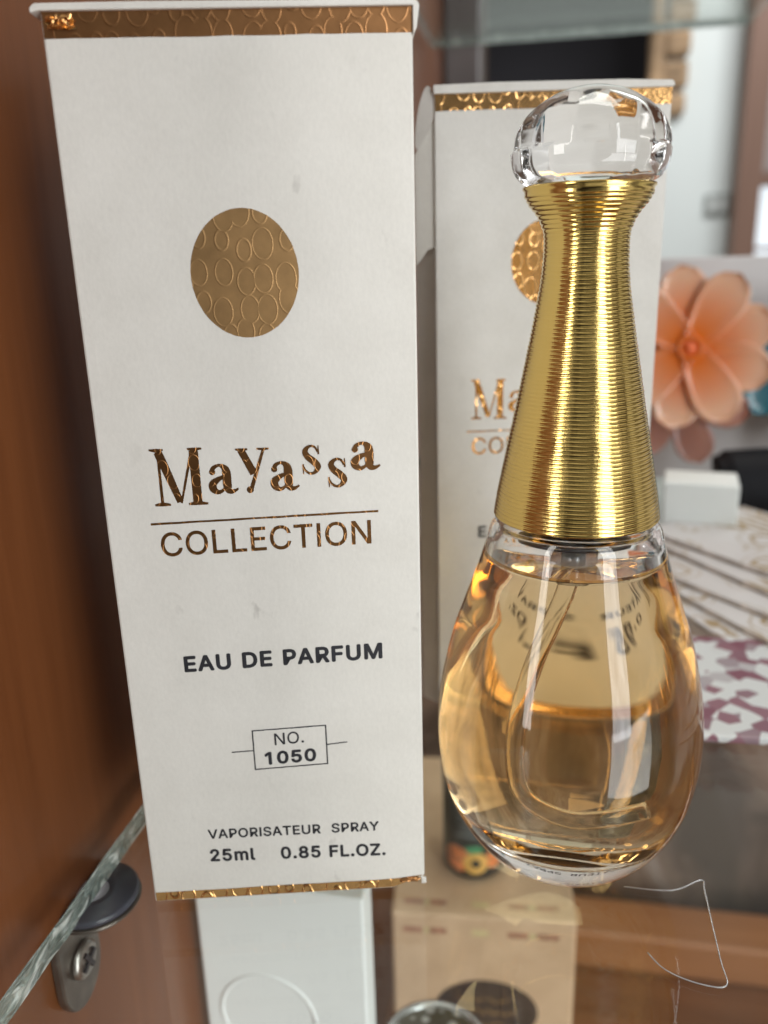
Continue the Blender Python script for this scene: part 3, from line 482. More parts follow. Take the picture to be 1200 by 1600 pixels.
# shelf support: pad under the glass, tab screwed to the wood
br = tag(empty('shelf_support', (-.0652, .0950, -.0055)), 'dark round shelf support pad with a screwed metal tab on the wooden side', 'bracket')
M_pad = mat_plain("pad_rubber", (.055, .060, .080), .28, 0, .3, 200)
M_tab = mat_plain("dull_steel", (.16, .14, .12), .35, .8, .25, 300)
link('pad', mesh(*lathe([(-1.6, 0), (-1.6, 6.2), (-1.3, 6.9), (-.7, 6.9), (-.3, 6.5), (-.35, 4.2), (-.2, 3.9), (-.1, 3.2), (-.35, 2.6), (-.4, 0)], 48)), M_pad, br, True)
link('pad_rim', mesh(*lathe([(-2.6, 0), (-2.6, 6.6), (-1.9, 7.2), (-1.65, 6.9), (-1.65, 0)], 48)), M_tab, br, True)
link('pad_stud', mesh(*lathe([(-.34, 2.5), (-.05, 2.2), (.1, 1.4), (.15, 0)], 32)), mat_plain("stud", (.45, .45, .5), .3, .4), br, True)
tabv = []
for i in range(28):
    a = math.pi * i / 27
    tabv.append((math.cos(a) * .0052, -.0105 - math.sin(a) * .0062))
tabv = [(.0052, -.002)] + tabv + [(-.0052, -.002)]
tb = link('tab', prism(tabv, -.0007, .0007, .0003), M_tab, br); tb.rotation_euler = (0, 0, math.pi / 2); tb.location = (-.0008, -.0050, 0)
sc = link('screw', mesh(*lathe([(0, 2.9), (.5, 2.8), (.9, 2.2), (.75, 1.7), (.9, 1.2), (.6, 0)], 32)), mat_plain("screw_metal", (.36, .34, .31), .3, .9), br, True)
sc.rotation_euler = (0, math.pi / 2, 0); sc.location = (.0002, -.0050, -.0085)
for a in (0, 1):
    q = link('screw_slot', box(-.0018, .0018, -.00035, .00035, 0, .0004), M_ink, sc); q.location = (0, 0, .00078 + a * .00003); q.rotation_euler = (0, 0, .5 + a * math.pi / 2)

# ================================================================== room beyond the cabinet
def away(p, k=2.0):
    c = Vector((0, 0, .0854)); return c + (Vector(p) - c) * k
M_wall = mat_plain("white_plaster", (.72, .76, .74), .8, var=.03, scale=3)
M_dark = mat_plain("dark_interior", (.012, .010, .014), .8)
Yw = 2.8
def wallbox(a, b, c, d, t=.12):  # x0,x1,z0,z1 measured at 1.4 m
    p0, p1 = away((a, 1.4, c)), away((b, 1.4, d))
    return box(p0.x, p1.x, Yw, Yw + t, p0.z, p1.z)
V1 = [wallbox(.171, .28, -.9, .9), wallbox(-1.0, -.105, -.9, .9), wallbox(-.105, .171, -.9, .22), wallbox(-.105, .171, .55, .9)]
for i, me_ in enumerate(V1):
    w_ = link('room_wall', me_, M_wall); tag(w_, kind='structure')
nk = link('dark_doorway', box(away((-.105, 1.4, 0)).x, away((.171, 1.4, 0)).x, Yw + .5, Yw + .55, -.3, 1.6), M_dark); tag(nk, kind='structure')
M_stone = mat_plain("tan_stone", (.34, .225, .13), .85, var=.4, scale=14)
for i, (z0, z1, x0, x1) in enumerate([(.275, .305, .160, .199), (.312, .347, .163, .200), (.353, .386, .166, .201), (.392, .425, .168, .205), (.43, .46, .168, .20), (.30, .40, .145, .166), (.33, .44, .146, .160)]):
    p0, p1 = away((x0, 1.4, z0)), away((x1, 1.4, z1))
    s_ = link('facing_stone', box(p0.x, p1.x, Yw - .03 - .004 * i, Yw + .02, p0.z, p1.z, .012), M_stone)
    tag(s_, ['lowest tan stone in the column right of the dark opening', 'second tan stone from the bottom of the column right of the dark opening', 'third tan stone from the bottom of the column right of the dark opening', 'fourth tan stone from the bottom of the column right of the dark opening', 'topmost tan stone of the column, seen through the upper shelf', 'tan stone set between the dark opening and the stone column', 'narrow tan stone touching the dark opening'][i], 'stone', 'tan stones framing the dark opening')
p0 = away((.2225, 1.4, .128)); sw = empty('light_switch', (away((.256, 1.4, .15)).x, Yw - .001, away((0, 1.4, .15)).z))
tag(sw, 'small double light switch on the white wall in the distance', 'switch')
M_sw = mat_plain("switch_plastic", (.30, .32, .30), .4); M_sw2 = mat_plain("switch_keys", (.62, .64, .62), .4)
link('plate', box(-.036, .036, -.008, .0, -.032, .032, .004), M_sw, sw)
for sx in (-.015, .015):
    k_ = link('rocker', box(-.010, .010, -.012, -.0082, -.020, .020, .002), M_sw2, sw); k_.location = (sx, 0, 0)
# door frame and bright window
df = tag(empty('window_frame', (away((.29, 1.4, 0)).x, Yw - .06, 0)), 'brown wooden frame beside the bright window at the far right', 'frame')
M_frame = mat_wood("frame_wood", (.16, .09, .065), (.25, .15, .11), 'z', .45, .1)
fw = away((.306, 1.4, 0)).x - away((.274, 1.4, 0)).x
link('jamb', box(-fw / 2, fw / 2, -.04, .05, -1.2, 1.6, .004), M_frame, df)
link('crossbar', box(fw / 2 + .001, fw / 2 + .5, -.02, .03, away((0, 1.4, .172)).z, away((0, 1.4, .19)).z, .003), M_frame, df)
link('upper_panel', box(fw / 2 + .001, fw / 2 + .5, -.005, .02, away((0, 1.4, .192)).z, 1.5), mat_plain("upper_panel", (.30, .25, .23), .6), df)
link('sill_bar', box(fw / 2 + .001, fw / 2 + .5, -.02, .02, away((0, 1.4, .083)).z, away((0, 1.4, .088)).z, .001), M_frame, df)
E_ = bpy.data.materials.new("daylight_pane"); E_.use_nodes = True
e_ = E_.node_tree.nodes["Principled BSDF"]; e_.inputs["Base Color"].default_value = (.1, .1, .1, 1); e_.inputs["Emission Color"].default_value = (.86, .94, 1, 1); e_.inputs["Emission Strength"].default_value = 1.1
link('window_pane', box(fw / 2 + .001, fw / 2 + .5, .025, .03, -1.0, away((0, 1.4, .172)).z - .001), E_, df)

# ================================================================== the two cartons
RZ1 = math.radians(13.21)
C1 = carton((-.050893, .088012, 0.0001), RZ1, 'large white perfume carton in front on the left, with brown foil circle and worn corners', M_foil, M_card, True)
RZ2 = math.radians(9.55)
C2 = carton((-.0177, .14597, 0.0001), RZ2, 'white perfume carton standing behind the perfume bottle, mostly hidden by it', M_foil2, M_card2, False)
# crumpled paper at the corners of the front carton
def crumple(cx, cz, w, h, seed, depth=.7, nx=7, nz=5):
    r = random.Random(seed); V, F = [], []
    for i in range(nx + 1):
        for j in range(nz + 1):
            u, v = i / nx, j / nz
            edge = min(u, 1 - u, v, 1 - v)
            V.append(((cx + (u - .5) * w + r.uniform(-.09, .09) * w) * MM, (-.06 - r.uniform(0, depth) * (1 if edge > 0 else .25)) * MM, (cz + (v - .5) * h + r.uniform(-.09, .09) * h) * MM))
    for i in range(nx):
        for j in range(nz): F.append((i * (nz + 1) + j, (i + 1) * (nz + 1) + j, (i + 1) * (nz + 1) + j + 1, i * (nz + 1) + j + 1))
    return mesh(V, F)
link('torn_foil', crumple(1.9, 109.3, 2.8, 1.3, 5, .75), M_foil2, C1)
link('torn_paper', crumple(37.75, 1.25, .7, 1.2, 9, .25), M_card, C1)
link('torn_foil', crumple(35.8, 1.35, 2.6, .7, 12, .3), M_foiltext, C1)
# folded end of the lid and the side flap of the rear carton (on its left side, x<0)
def side_piece(pts, x, bulge):
    V, F = [], []
    for (d, z) in pts: V.append((x * MM, d * MM, z * MM))
    for (d, z) in pts: V.append(((x - bulge) * MM, d * MM, z * MM))
    n = len(pts)
    F.append(tuple(range(n))); F.append(tuple(range(n, 2 * n))[::-1])
    for i in range(n): F.append((i, (i + 1) % n, n + (i + 1) % n, n + i))
    return mesh(V, F)
leaf = [(0, 111.6), (3, 112.0), (8, 111.8), (14, 110.6), (20, 108), (25, 104.5), (27, 102.8), (22, 102.5), (12, 102.2), (4, 103.5), (.6, 107)]
def plate(pts, d0, bend, mat, name, n=8):
    # thin bent sheet: (x,z) outline points, pushed back in depth with x
    V = [(x * MM, (d0 + bend * abs(x)) * MM, z_ * MM) for x, z_ in pts] + [(x * MM, (d0 + .35 + bend * abs(x)) * MM, z_ * MM) for x, z_ in pts]
    k = len(pts); F = [tuple(range(k)), tuple(range(k, 2 * k))[::-1]] + [(i, (i + 1) % k, k + (i + 1) % k, k + i) for i in range(k)]
    return link(name, mesh(V, F), mat, C2)
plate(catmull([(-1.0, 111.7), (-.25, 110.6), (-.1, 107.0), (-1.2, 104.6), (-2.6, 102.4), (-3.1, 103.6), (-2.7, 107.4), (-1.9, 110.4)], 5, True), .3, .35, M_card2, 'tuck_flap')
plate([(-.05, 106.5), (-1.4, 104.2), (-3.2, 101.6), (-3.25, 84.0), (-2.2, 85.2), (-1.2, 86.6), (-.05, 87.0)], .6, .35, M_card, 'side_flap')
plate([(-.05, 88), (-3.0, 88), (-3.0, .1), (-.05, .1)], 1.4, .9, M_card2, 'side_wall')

# ================================================================== the bottle
B = tag(empty('perfume_bottle', (.0052, .1076, .0002)), 'drop shaped glass perfume bottle of amber liquid with ribbed gold neck and clear ball cap', 'perfume bottle')
outer = [(0, 0), (.0, 4.0), (.3, 7.0), (1.4, 9.8), (3.4, 12.2), (6, 14.3), (9.3, 16.1), (13, 17.4), (17.5, 18.15), (21.5, 18.3), (26, 18.0), (30, 17.3), (35.5, 16.0), (40, 14.5), (44.4, 12.95), (48.5, 11.7), (50.7, 11.15), (51.9, 10.4), (52.3, 9.4), (52.35, 6.0), (52.35, 0)]
outer = [outer[0], outer[1]] + catmull([(a, b) for a, b in outer[2:-3]], 4) + outer[-3:]
LEVEL = 47.2
def rin(z):
    """inner radius"""
    P = [(8.6, 0), (8.2, 6.0), (7.9, 10.2), (8.2, 12.6), (9.2, 14.2), (11.2, 15.55), (14, 16.5), (18, 17.1), (22, 17.2), (26, 16.8), (30, 16.1), (34, 15.15), (38, 13.95), (42, 12.5), (45, 11.45), (LEVEL, 10.6)]
    return P
inner_liq = rin(0)
liq = [inner_liq[0], inner_liq[1]] + catmull(inner_liq[2:], 5)
top_in = [(LEVEL, 10.6), (49.2, 9.9), (50.4, 8.8), (50.9, 7.2), (51.0, 3.6), (51.0, 0)]
top_in = catmull(top_in[:4], 4) + top_in[4:]
gv, gf = merge(lathe(outer, 128), lathe(top_in, 128, flip=True))
link('glass_body', mesh(gv, gf), M_glass, B, True)
# liquid
def mat_liquid():
    m_ = bpy.data.materials.new("amber_liquid"); m_.use_nodes = True; t = m_.node_tree; t.nodes.clear()
    o = t.nodes.new("ShaderNodeOutputMaterial"); gl = t.nodes.new("ShaderNodeBsdfGlass"); gl.inputs["Roughness"].default_value = 0
    c_ = t.nodes.new("ShaderNodeTexCoord"); sp = t.nodes.new("ShaderNodeSeparateXYZ"); t.links.new(c_.outputs["Object"], sp.inputs[0])
    gt = t.nodes.new("ShaderNodeMath"); gt.operation = 'GREATER_THAN'; gt.inputs[1].default_value = (LEVEL - .35) * MM
    t.links.new(sp.outputs["Z"], gt.inputs[0])
    mr = t.nodes.new("ShaderNodeMapRange"); mr.inputs["To Min"].default_value = 1.36 / 1.5; mr.inputs["To Max"].default_value = 1.36
    t.links.new(gt.outputs[0], mr.inputs["Value"]); t.links.new(mr.outputs["Result"], gl.inputs["IOR"])
    t.links.new(gl.outputs[0], o.inputs["Surface"])
    va = t.nodes.new("ShaderNodeVolumeAbsorption"); va.inputs["Color"].default_value = (.97, .665, .05, 1); va.inputs["Density"].default_value = 35
    t.links.new(va.outputs[0], o.inputs["Volume"]); return m_
lt = liq[:-1] + [(LEVEL - .4, 10.72), (LEVEL, 10.60), (LEVEL - .12, 10.35), (LEVEL - .3, 9.6), (LEVEL - .34, 0)]
link('perfume_liquid', mesh(*lathe(lt, 128)), mat_liquid(), B, True)
# dip tube and atomiser
M_tube = mat_glass("tube_plastic", 1.10, (1, 1, 1), .04)
dip = catmull([(-.2, 0, 46.8), (-.4, 0, 43), (-1.6, -.4, 38), (-3.4, -1.0, 32), (-4.7, -1.4, 26), (-5.2, -1.6, 20), (-4.5, -1.8, 14.5), (-2.4, -2.0, 12.2), (.8, -2.2, 11.2), (4.2, -2.4, 11.8), (8.0, -2.6, 13.2)], 6)
tv = tube([tuple(c * MM for c in p) for p in dip], 1.0 * MM, 14)
ti = tube([tuple(c * MM for c in p) for p in dip[1:-1]], .55 * MM, 10)
ti = (ti[0], [f[::-1] for f in ti[1]])
link('dip_tube', mesh(*tv), M_tube, B, True)
M_pl = Mat("atomiser_plastic").set(Base_Color=(.75, .74, .72), Roughness=.25, Transmission_Weight=.75, IOR=1.2).m
link('atomiser', mesh(*lathe([(43.2, 0), (43.2, 1.4), (45.2, 1.7), (45.6, 2.9), (50.7, 3.1), (50.7, 0)], 40)), M_pl, B, True)
link('crimp_ring', mesh(*lathe([(49.9, 3.3), (49.9, 6.9), (50.5, 7.0), (50.6, 6.6), (50.65, 3.3)], 64)), M_ink, B, True)
link('atomiser_valve', mesh(*lathe([(46.2, 0), (46.2, 1.3), (49.8, 1.3), (49.8, 0)], 24)), M_steel, B, True)
# ribbed gold sleeve
key = catmull([(52.45, 10.6), (54.8, 10.3), (58, 9.7), (62, 8.95), (66, 8.15), (70, 7.4), (74, 6.65), (78, 5.95), (82, 5.3), (85, 5.05), (87.2, 5.05), (88.3, 5.3), (89.6, 5.95), (90.6, 6.75), (91.5, 7.3), (92.4, 7.6)], 10)
def rad_at(z):
    for a, b in zip(key, key[1:]):
        if a[0] <= z <= b[0]: return a[1] + (b[1] - a[1]) * (z - a[0]) / (b[0] - a[0] or 1)
    return key[-1][1]
pitch = .50; prof = [(52.4, 0), (52.4, 9.6), (52.45, 10.1)]
z = 52.5; nsub = 7; RG = random.Random(6)
while z + pitch < 92.4:
    amp = .115 * RG.uniform(.75, 1.15)
    for k in range(nsub):
        f = k / nsub
        zz = z + pitch * f
        prof.append((zz, rad_at(zz) + amp * (math.sin(math.pi * f) ** .8) - .04))
    z += pitch
prof += [(92.35, 7.5), (92.6, 7.75), (92.85, 7.7), (92.95, 7.3), (92.95, 0)]
link('gold_sleeve', mesh(*lathe(prof, 128)), M_gold, B, True)
# clear ball cap: facetted outside, hollow inside
NF = 12
def facet(t, z_, r_):
    w = 2 * math.pi / NF
    a = ((t + (.5 * w if z_ > 96.7 else 0)) % w) - w / 2
    k = math.cos(w / 2) / math.cos(a) if True else 1
    amt = max(0, min(1, (103.0 - z_) / 4.0)) * .8
    return 1 + (k - 1) * 1.0 * amt
cap = catmull([(93.0, 7.1), (93.5, 8.05), (94.5, 8.8), (95.6, 9.1), (96.6, 9.2)], 5) + catmull([(96.85, 9.1), (97.9, 8.98), (99.1, 8.5), (100.5, 7.5), (101.7, 6.0), (102.7, 4.2), (103.3, 2.2), (103.5, 1.0)], 6) + [(103.55, 0)]
cap = [(93.0, 0), (93.0, 4)] + cap
cin = [(94.6, 0), (94.6, 3.5)] + catmull([(94.8, 6.0), (95.6, 7.2), (97.2, 7.7), (98.8, 7.3), (100.3, 5.7), (101.1, 3.2)], 5) + [(101.4, 0)]
cv = lathe(cap, 144, mod=facet)
link('ball_cap', mesh(*cv), M_glass, B, True)

# ================================================================== things on the right of the shelf
M_cardg = mat_plain("grey_card", (.58, .565, .56), .5, var=.06, scale=20)
dc = link('display_card', box(.0, .16, .330, .332, .0004, .083, .0005), M_cardg)
tag(dc, 'plain light grey display card standing upright behind the flower hair clips', 'card')
def petal_mesh(L, w, th, cup):
    """one petal along +x, rounded tip, raised rim; base narrow"""
    V, F = [], []
    nu, nv = 14, 10
    for i in range(nu + 1):
        u = i / nu
        half = w * (.42 + .58 * math.sin(min(1, u * 1.25) * math.pi / 2)) * (math.sqrt(max(0, 1 - max(0, (u - .62) / .38) ** 2)) if u > .62 else 1)
        half = max(half, w * .02)
        for j in range(nv + 1):
            v = j / nv * 2 - 1
            rim = abs(v) ** 4 * .5 + max(0, (u - .85) / .15) ** 2 * .4
            V.append((u * L, v * half, cup * u * u * L + rim * th * 1.6 + 0.0))
    n = len(V)
    V += [(x, y, z_ - th) for x, y, z_ in V]
    W_ = nv + 1
    for i in range(nu):
        for j in range(nv):
            a = i * W_ + j
            F.append((a, a + W_, a + W_ + 1, a + 1)); F.append((n + a, n + a + 1, n + a + W_ + 1, n + a + W_))
    for i in range(nu):
        for j in (0, nv):
            a = i * W_ + j; q = (a, a + W_, n + a + W_, n + a); F.append(q if j else q[::-1])
    for j in range(nv):
        a = nu * W_ + j; F.append((a, a + 1, n + a + 1, n + a))
    return V, F
def mat_petal(name, core, tip, R):
    M = Mat(name)
    ln = M.n("ShaderNodeVectorMath", operation='LENGTH'); M.l(M.tc.outputs["Object"], ln.inputs[0])
    dv = M.n("ShaderNodeMath", operation='DIVIDE'); M.l(ln.outputs["Value"], dv.inputs[0]); dv.inputs[1].default_value = R
    M.l(M.ramp(dv.outputs[0], [(.20, core), (.52, tuple((a * .6 + b * .4) for a, b in zip(core, tip))), (.85, tip), (1, tip)]), M.b.inputs["Base Color"])
    M.set(Roughness=.22, Transmission_Weight=.22, Subsurface_Weight=.35, Coat_Weight=.3); M.b.inputs["Subsurface Radius"].default_value = (.004, .002, .001)
    return M.m
def flower(loc, R, n, core, tip, label, rot0, tilt):
    t = tag(empty('flower_hair_clip', loc), label, 'hair clip', 'plastic flower hair clips by the grey card')
    t.rotation_euler = (math.radians(90 + tilt), 0, math.radians(-4))
    mt = mat_petal('petal_plastic', core, tip, R)
    for i in range(n):
        V, F = petal_mesh(R, R * .30, .0012, .10)
        a = rot0 + 2 * math.pi * i / n
        z0 = (i % 2) * .0012
        V = [(x * math.cos(a) - y * math.sin(a), x * math.sin(a) + y * math.cos(a), z_ + z0) for x, y, z_ in V]
        link('petal', mesh(V, F), mt, t, True)
    link('centre_ring', mesh(*lathe([(1.2, 4.4), (2.6, 4.3), (3.0, 3.7), (2.6, 3.1), (1.9, 2.6)], 32)), mt, t, True)
    link('centre_bead', mesh(*lathe([(1.0, 2.9), (2.4, 2.0), (3.3, 1.2), (3.6, 0)], 24)), mat_plain('bead', (.80, .16, .05), .25), t, True)
    link('claw', box(-R * .3, R * .3, -.003, .003, -.010, -.0015, .001), mt, t)
    return t
flower((.0500, .300, .0538), .0275, 9, (.85, .20, .02), (.90, .54, .36), 'orange translucent flower hair clip, uppermost beside the rear carton', .35, -6)
flower((.0500, .312, .0340), .0235, 6, (.62, .30, .22), (.68, .36, .28), 'pink translucent flower hair clip, below the orange one', -1.2, -4)
flower((.0925, .317, .045), .024, 7, (.01, .12, .16), (.012, .17, .22), 'teal flower hair clip at the right edge of the picture', .2, -4)

# black case
P = [(.0600, .286, .0095), (.0665, .2865, .0102), (.10, .290, .0118), (.14, .297, .0128), (.17, .302, .0125)]
V, F = tube(catmull(P, 8), [.0098] * 0 or [(.0045 if i == 0 else .0072 if i == 1 else .0090 if i == 2 else .0102 if i < 6 else .0115) for i in range(33)], 24)
V = [(v[0], v[1], max(.0004, v[2])) for v in V]
bc = link('glasses_case', mesh(V, F), mat_plain("black_case", (.007, .007, .009), .6, Specular_IOR_Level=.15), None, True)
tag(bc, 'rounded black case lying on the glass at the right edge', 'case')
# small white carton block
wb = link('paper_box', box(-.0105, .0105, -.008, .008, 0, .0195, .0006), mat_plain("white_paper", (.78, .82, .80), .6, var=.03)); wb.location = (.0490, .2560, .0004); wb.rotation_euler = (0, 0, -.15)
tag(wb, 'small plain white paper box just right of the gold sleeve base', 'box')
#, box(-.012, .012, -.012, .010, 0, .0012, .0004), mat_plain("white_sheet", (.74, .78, .77), .6, var=.03)); wl.location = (.0545, .2475, .0225); wl.location.z = .0004; wl.rotation_euler = (0, 0, -.6)
# 'white folded paper lying in front of the small white box', 'paper')

# stack of printed sachets
def mat_print(seed):
    M = Mat("gold_print")
    v = M.mapped()
    mpn = M.n("ShaderNodeMapping"); M.l(v, mpn.inputs["Vector"]); mpn.inputs["Location"].default_value = (seed * .37, seed * .21, 0)
    v = mpn.outputs["Vector"]
    wob = M.n("ShaderNodeTexNoise"); wob.inputs["Scale"].default_value = 260; M.l(v, wob.inputs["Vector"])
    vm = M.n("ShaderNodeVectorMath", operation='SCALE'); vm.inputs["Scale"].default_value = .004; M.l(wob.outputs["Color"], vm.inputs[0])
    va_ = M.n("ShaderNodeVectorMath", operation='ADD'); M.l(v, va_.inputs[0]); M.l(vm.outputs[0], va_.inputs[1])
    vp = M.n("ShaderNodeTexVoronoi", feature='F1'); vp.inputs["Scale"].default_value = 62; vp.inputs["Randomness"].default_value = .7; M.l(va_.outputs[0], vp.inputs["Vector"])
    swirl = M.ramp(vp.outputs["Distance"], [(.0, g(1)), (.08, g(0)), (.20, g(0)), (.225, g(1)), (.26, g(1)), (.285, g(0)), (.40, g(0)), (.42, g(.8)), (.44, g(0))])
    wv = M.n("ShaderNodeTexWave", wave_type='RINGS'); wv.inputs["Scale"].default_value = 90; wv.inputs["Distortion"].default_value = 5; wv.inputs["Detail"].default_value = 2; M.l(v, wv.inputs["Vector"])
    dot = M.ramp(wv.outputs["Fac"], [(.60, g(0)), (.70, g(1))])
    zone = M.ramp(M.noise(v, 26, 1), [(.50, g(0)), (.56, g(1))])
    mm = M.n("ShaderNodeMath", operation='MULTIPLY'); M.l(dot, mm.inputs[0]); M.l(zone, mm.inputs[1])
    mx = M.n("ShaderNodeMath", operation='MAXIMUM'); M.l(mm.outputs[0], mx.inputs[0]); M.l(swirl, mx.inputs[1])
    mc = M.n("ShaderNodeMix", data_type='RGBA'); M.l(mx.outputs[0], mc.inputs["Factor"]); mc.inputs[6].default_value = (.56, .54, .535, 1); mc.inputs[7].default_value = (.30, .20, .08, 1)
    M.l(mc.outputs[2], M.b.inputs["Base Color"]); M.set(Roughness=.5)
    M.bump(M.noise(v, 60, 3), .5, .002)
    return M.m
names = ['topmost sachet of the white and gold stack on the glass', 'second sachet from the top of the white and gold stack', 'third sachet from the top of the white and gold stack', 'fourth sachet from the top of the white and gold stack', 'lowest sachet of the white and gold stack, resting on the glass']
M_layer = mat_plain("sachet_edge", (.62, .55, .50), .6, var=.3, scale=500)
for i in range(5):
    lvl = 4 - i
    t = tag(empty('printed_sachet', (.0827 - .0022 * i, .2110 - .0115 * i + (.004 if i == 2 else 0), .0004 + lvl * .0015), math.radians([-52, -58, -51, -60, -64][i])), names[i], 'sachet', 'white and gold printed sachets in a stack')
    # long side along local x; near left edge is local -y
    V, F = [], []
    r = random.Random(20 + i); nx, ny = 16, 8
    for sidez in (0, 1):
        for a in range(nx + 1):
            for b in range(ny + 1):
                x = (a / nx - .5) * .112; y = (b / ny - .5) * .042
                e = min(a, nx - a, b, ny - b)
                zt = .00142 if e > 0 else .00125
                V.append((x, y, (zt + r.uniform(-.00006, .00006)) if sidez else 0))
    N = (nx + 1) * (ny + 1); Wd = ny + 1
    for a in range(nx):
        for b in range(ny):
            q = a * Wd + b
            F.append((N + q, N + q + Wd, N + q + Wd + 1, N + q + 1)); F.append((q, q + 1, q + Wd + 1, q + Wd))
    W1, W2 = [], []
    for a in range(nx):
        for b in (0, ny):
            q = a * Wd + b; W1.append((q, q + Wd, N + q + Wd, N + q))
    for b in range(ny):
        for a in (0, nx):
            q = a * Wd + b; W1.append((q, q + 1, N + q + 1, N + q))
    link('printed_face', mesh(V, F), mat_print(i), t, True)
    link('paper_edge', mesh(V, W1), M_layer, t)
# white and burgundy sachet
M = Mat("burgundy_print"); v = M.mapped()
vo = M.n("ShaderNodeTexVoronoi", feature='F1'); vo.inputs["Scale"].default_value = 300; M.l(v, vo.inputs["Vector"])
sp_ = M.n("ShaderNodeSeparateColor"); M.l(vo.outputs["Color"], sp_.inputs[0])
M.l(M.ramp(sp_.outputs[0], [(.50, (.55, .57, .57)), (.56, (.30, .26, .28)), (.72, (.17, .05, .08)), (.80, (.22, .10, .13))]), M.b.inputs["Base Color"]); M.set(Roughness=.4)
bs = link('patterned_sachet', box(-.03, .045, -.012, .030, 0, .0016, .0005), M.m); bs.location = (.0600, .1525, .0003); bs.rotation_euler = (0, 0, math.radians(2))
tag(bs, 'flat white and burgundy patterned sachet on the glass beside the bottle', 'sachet')

# loop of clear plastic on the glass
LOOP_AT = [(0.0136, 0.10012), (0.02005, 0.10034), (0.0243, 0.10299), (0.02444, 0.10088), (0.02434, 0.09522), (0.02424, 0.08885), (0.02416, 0.08496), (0.02083, 0.08482), (0.01732, 0.08629), (0.01548, 0.08871)]
V, F = tube([(x, y, .0006) for x, y in catmull(LOOP_AT, 5)], .00009, 8)
lp = link('plastic_thread', mesh(V, F), Mat("clear_plastic").set(Base_Color=(.5, .52, .54), Roughness=.3, Transmission_Weight=.85, IOR=1.4).m, None, True)
tag(lp, 'bent loop of clear plastic thread lying on the glass at lower right', 'thread')

# ================================================================== below the shelf
# white soap carton
wc = tag(empty('soap_carton', (-.0645, .1262, -.2845), math.radians(-1)), 'plain white carton with a pressed ring, seen under the shelf at lower left', 'box')
M_wc = mat_plain("white_carton", (.88, .92, .90), .5, var=.02, scale=40)
link('carton_body', box(0, .0345, 0, .007, 0, .2545, .0006), M_wc, wc)
R0 = .0100
V, F = tube([(0.0135 + R0 * math.cos(a * math.pi / 24), 0.0004, .2225 + R0 * math.sin(a * math.pi / 24)) for a in range(49)], .0007, 8)
link('pressed_ring', mesh(V, F), M_wc, wc, True)
# beige box
bb = tag(empty('gift_box', (-.0391, .1985, -.2845), math.radians(4)), 'beige box with a dark oval label, standing on the cabinet floor', 'box')
M_beige = mat_card("beige_card", (.62, .42, .26), (.74, .52, .33), .45, False)
link('box_body', box(0, .0545, 0, .082, 0, .1840, .0012, 3), M_beige, bb)
M_trim = mat_plain("trim_print", (.40, .19, .12), .5, var=.3, scale=300); M_trim2 = mat_plain("trim_green", (.60, .50, .26), .5, var=.3, scale=300)
for y_, z_, up in ((-.00004, .1535, 0), (0, 0, 1)):  # second pass paints the marks' mirror image onto the box top
    for k, (a, b) in enumerate(((.0035, .0095), (.0115, .0165), (.0345, .0405), (.0430, .0495))):
        q = box(a, b, -.0001, .0006, .1773, .1793) if not up else box(a, b, .0040, .0060, .1835, .1841)
        link('trim_mark', q, M_trim, bb)
    for k, (a, b) in enumerate(((.0098, .0112), (.0240, .0290), (.0408, .0427))):
        q = box(a, b, -.0001, .0006, .1773, .1793) if not up else box(a, b, .0040, .0060, .1835, .1841)
        link('trim_mark', q, M_trim2, bb)
ov = [disc2(28.5, 149.5, 15.5, -.00015, 11.5, 48)]
link('oval_label', mesh(*ov[0]), mat_plain("oval_ink", (.045, .030, .030), .5, var=.3, scale=200), bb)
sq = []
r = random.Random(9)
for row, (xa, xb) in ((153.5, (19, 36)), (149.0, (21, 38)), (144.0, (24, 34))):
    pts_ = []
    x = xa
    while x < xb:
        pts_.append((x, row + r.uniform(-1.1, 1.1), r.uniform(.25, .7))); x += r.uniform(.5, 1.1)
    sq.append(ribbon(pts_, -.00025, 3))
link('script_print', mesh(*merge(*sq)), mat_plain("dull_gold_ink", (.33, .19, .08), .4), bb)
# dark tube standing on the beige box, with orange fruit print
ct = tag(empty('cosmetic_tube', (-.0165, .2245, -.1002)), 'dark round container printed with orange fruit, standing on the beige box', 'container')
M_ct = mat_plain("dark_tube", (.018, .020, .020), .3, var=.3)
link('container_body', mesh(*lathe([(0, 0), (0, 8.8), (.8, 9.6), (2, 9.8), (58, 9.8), (59, 9.2), (59, 0)], 48)), M_ct, ct, True)
def on_cyl(cx, cz, rx, rz_, R_, n=24, hole=0):
    V, F = [], []
    V.append((R_ * math.sin(cx / R_) * MM, -R_ * math.cos(cx / R_) * MM, cz * MM))
    for ring in (.5, 1):
        for i in range(n):
            a = 2 * math.pi * i / n
            x = cx + rx * ring * math.cos(a); z_ = cz + rz_ * ring * math.sin(a)
            V.append((R_ * math.sin(x / R_) * MM, -R_ * math.cos(x / R_) * MM, z_ * MM))
    for i in range(n):
        F.append((0, 1 + i, 1 + (i + 1) % n)); F.append((1 + i, 1 + n + i, 1 + n + (i + 1) % n, 1 + (i + 1) % n))
    return mesh(V, F)
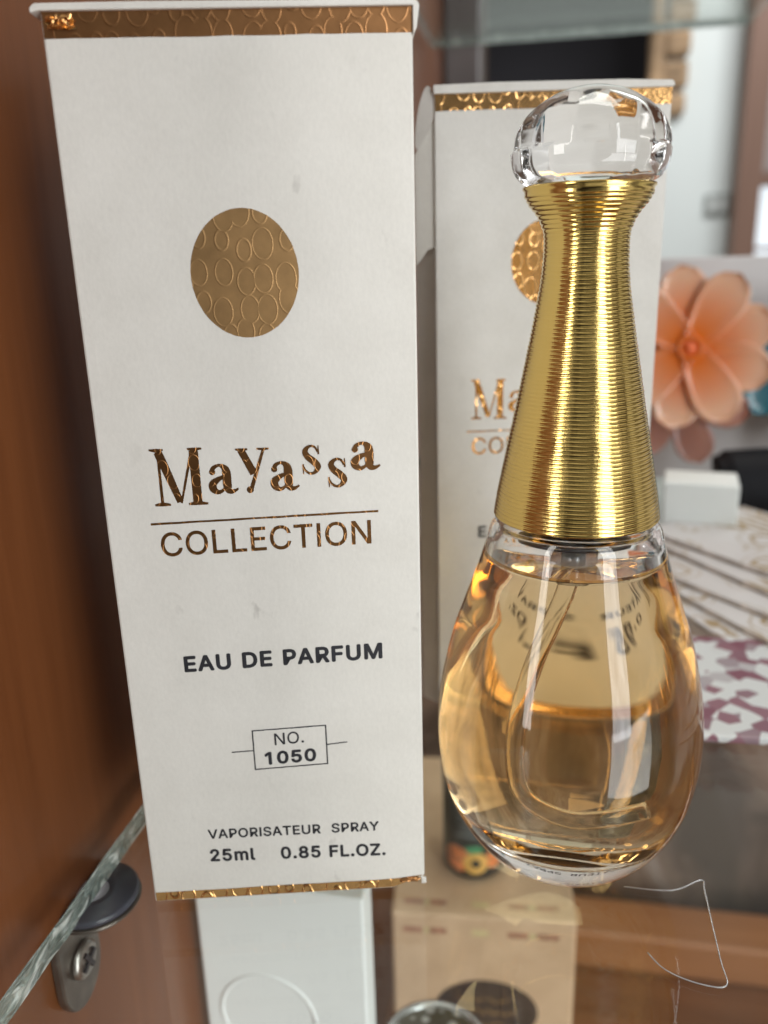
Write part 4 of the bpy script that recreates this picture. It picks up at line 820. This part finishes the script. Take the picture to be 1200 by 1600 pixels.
M_or = mat_plain("fruit_orange", (.75, .23, .07), .4, var=.35, scale=500); M_or2 = mat_plain("fruit_yellow", (.72, .42, .10), .4); M_lf = mat_plain("leaf_green", (.06, .30, .13), .4)
link('fruit_print', on_cyl(-4.6, 7.2, 4.6, 4.6, 9.84), M_or, ct); link('fruit_print', on_cyl(1.4, 6.4, 4.0, 4.0, 9.88), M_or2, ct)
link('fruit_print', on_cyl(1.4, 6.4, 1.5, 1.6, 9.91), M_ct, ct); link('fruit_print', on_cyl(7.6, 7.4, 3.2, 3.6, 9.86), M_or, ct)
link('leaf_print', on_cyl(.8, 11.4, 2.8, 1.4, 9.90), M_lf, ct)
M_gt = mat_plain("grey_print", (.22, .24, .24), .4)
for k in range(6):
    link('label_line', on_cyl(-1.5 + (k % 3) * .9, 16 + k * 2.2, 5.2 - (k % 2) * 1.6, .45, 9.85), M_gt, ct)
# jar with silver ornamental lid, nearest at the bottom
jr = tag(empty('lidded_jar', (-.0186, .1392, -.2845)), 'jar with a round silver patterned lid at the bottom of the picture', 'jar')
link('jar_body', mesh(*lathe([(0, 0), (0, 11.6), (1, 12.2), (201.5, 12.2), (202.5, 11.5), (202.5, 0)], 48)), mat_plain("jar_glass", (.30, .27, .24), .2), jr, True)
link('lid_rim', mesh(*lathe([(202, 12.4), (203.9, 12.5), (204.7, 12.1), (204.9, 11.4), (204.6, 10.6), (204.3, 10.4)], 64)), mat_plain("silver", (.70, .72, .72), .22, .85), jr, True)
M = Mat("lid_pattern"); v = M.mapped()
wv = M.n("ShaderNodeTexVoronoi", feature='F1'); wv.inputs["Scale"].default_value = 330; wv.inputs["Randomness"].default_value = .4; M.l(v, wv.inputs["Vector"])
M.l(M.ramp(wv.outputs["Distance"], [(.30, (.62, .62, .58)), (.42, (.13, .11, .07))]), M.b.inputs["Base Color"]); M.set(Metallic=.5, Roughness=.35)
link('lid_top', mesh(*lathe([(204.35, 10.4), (204.4, 6), (204.5, 0)], 64)), M.m, jr, True)
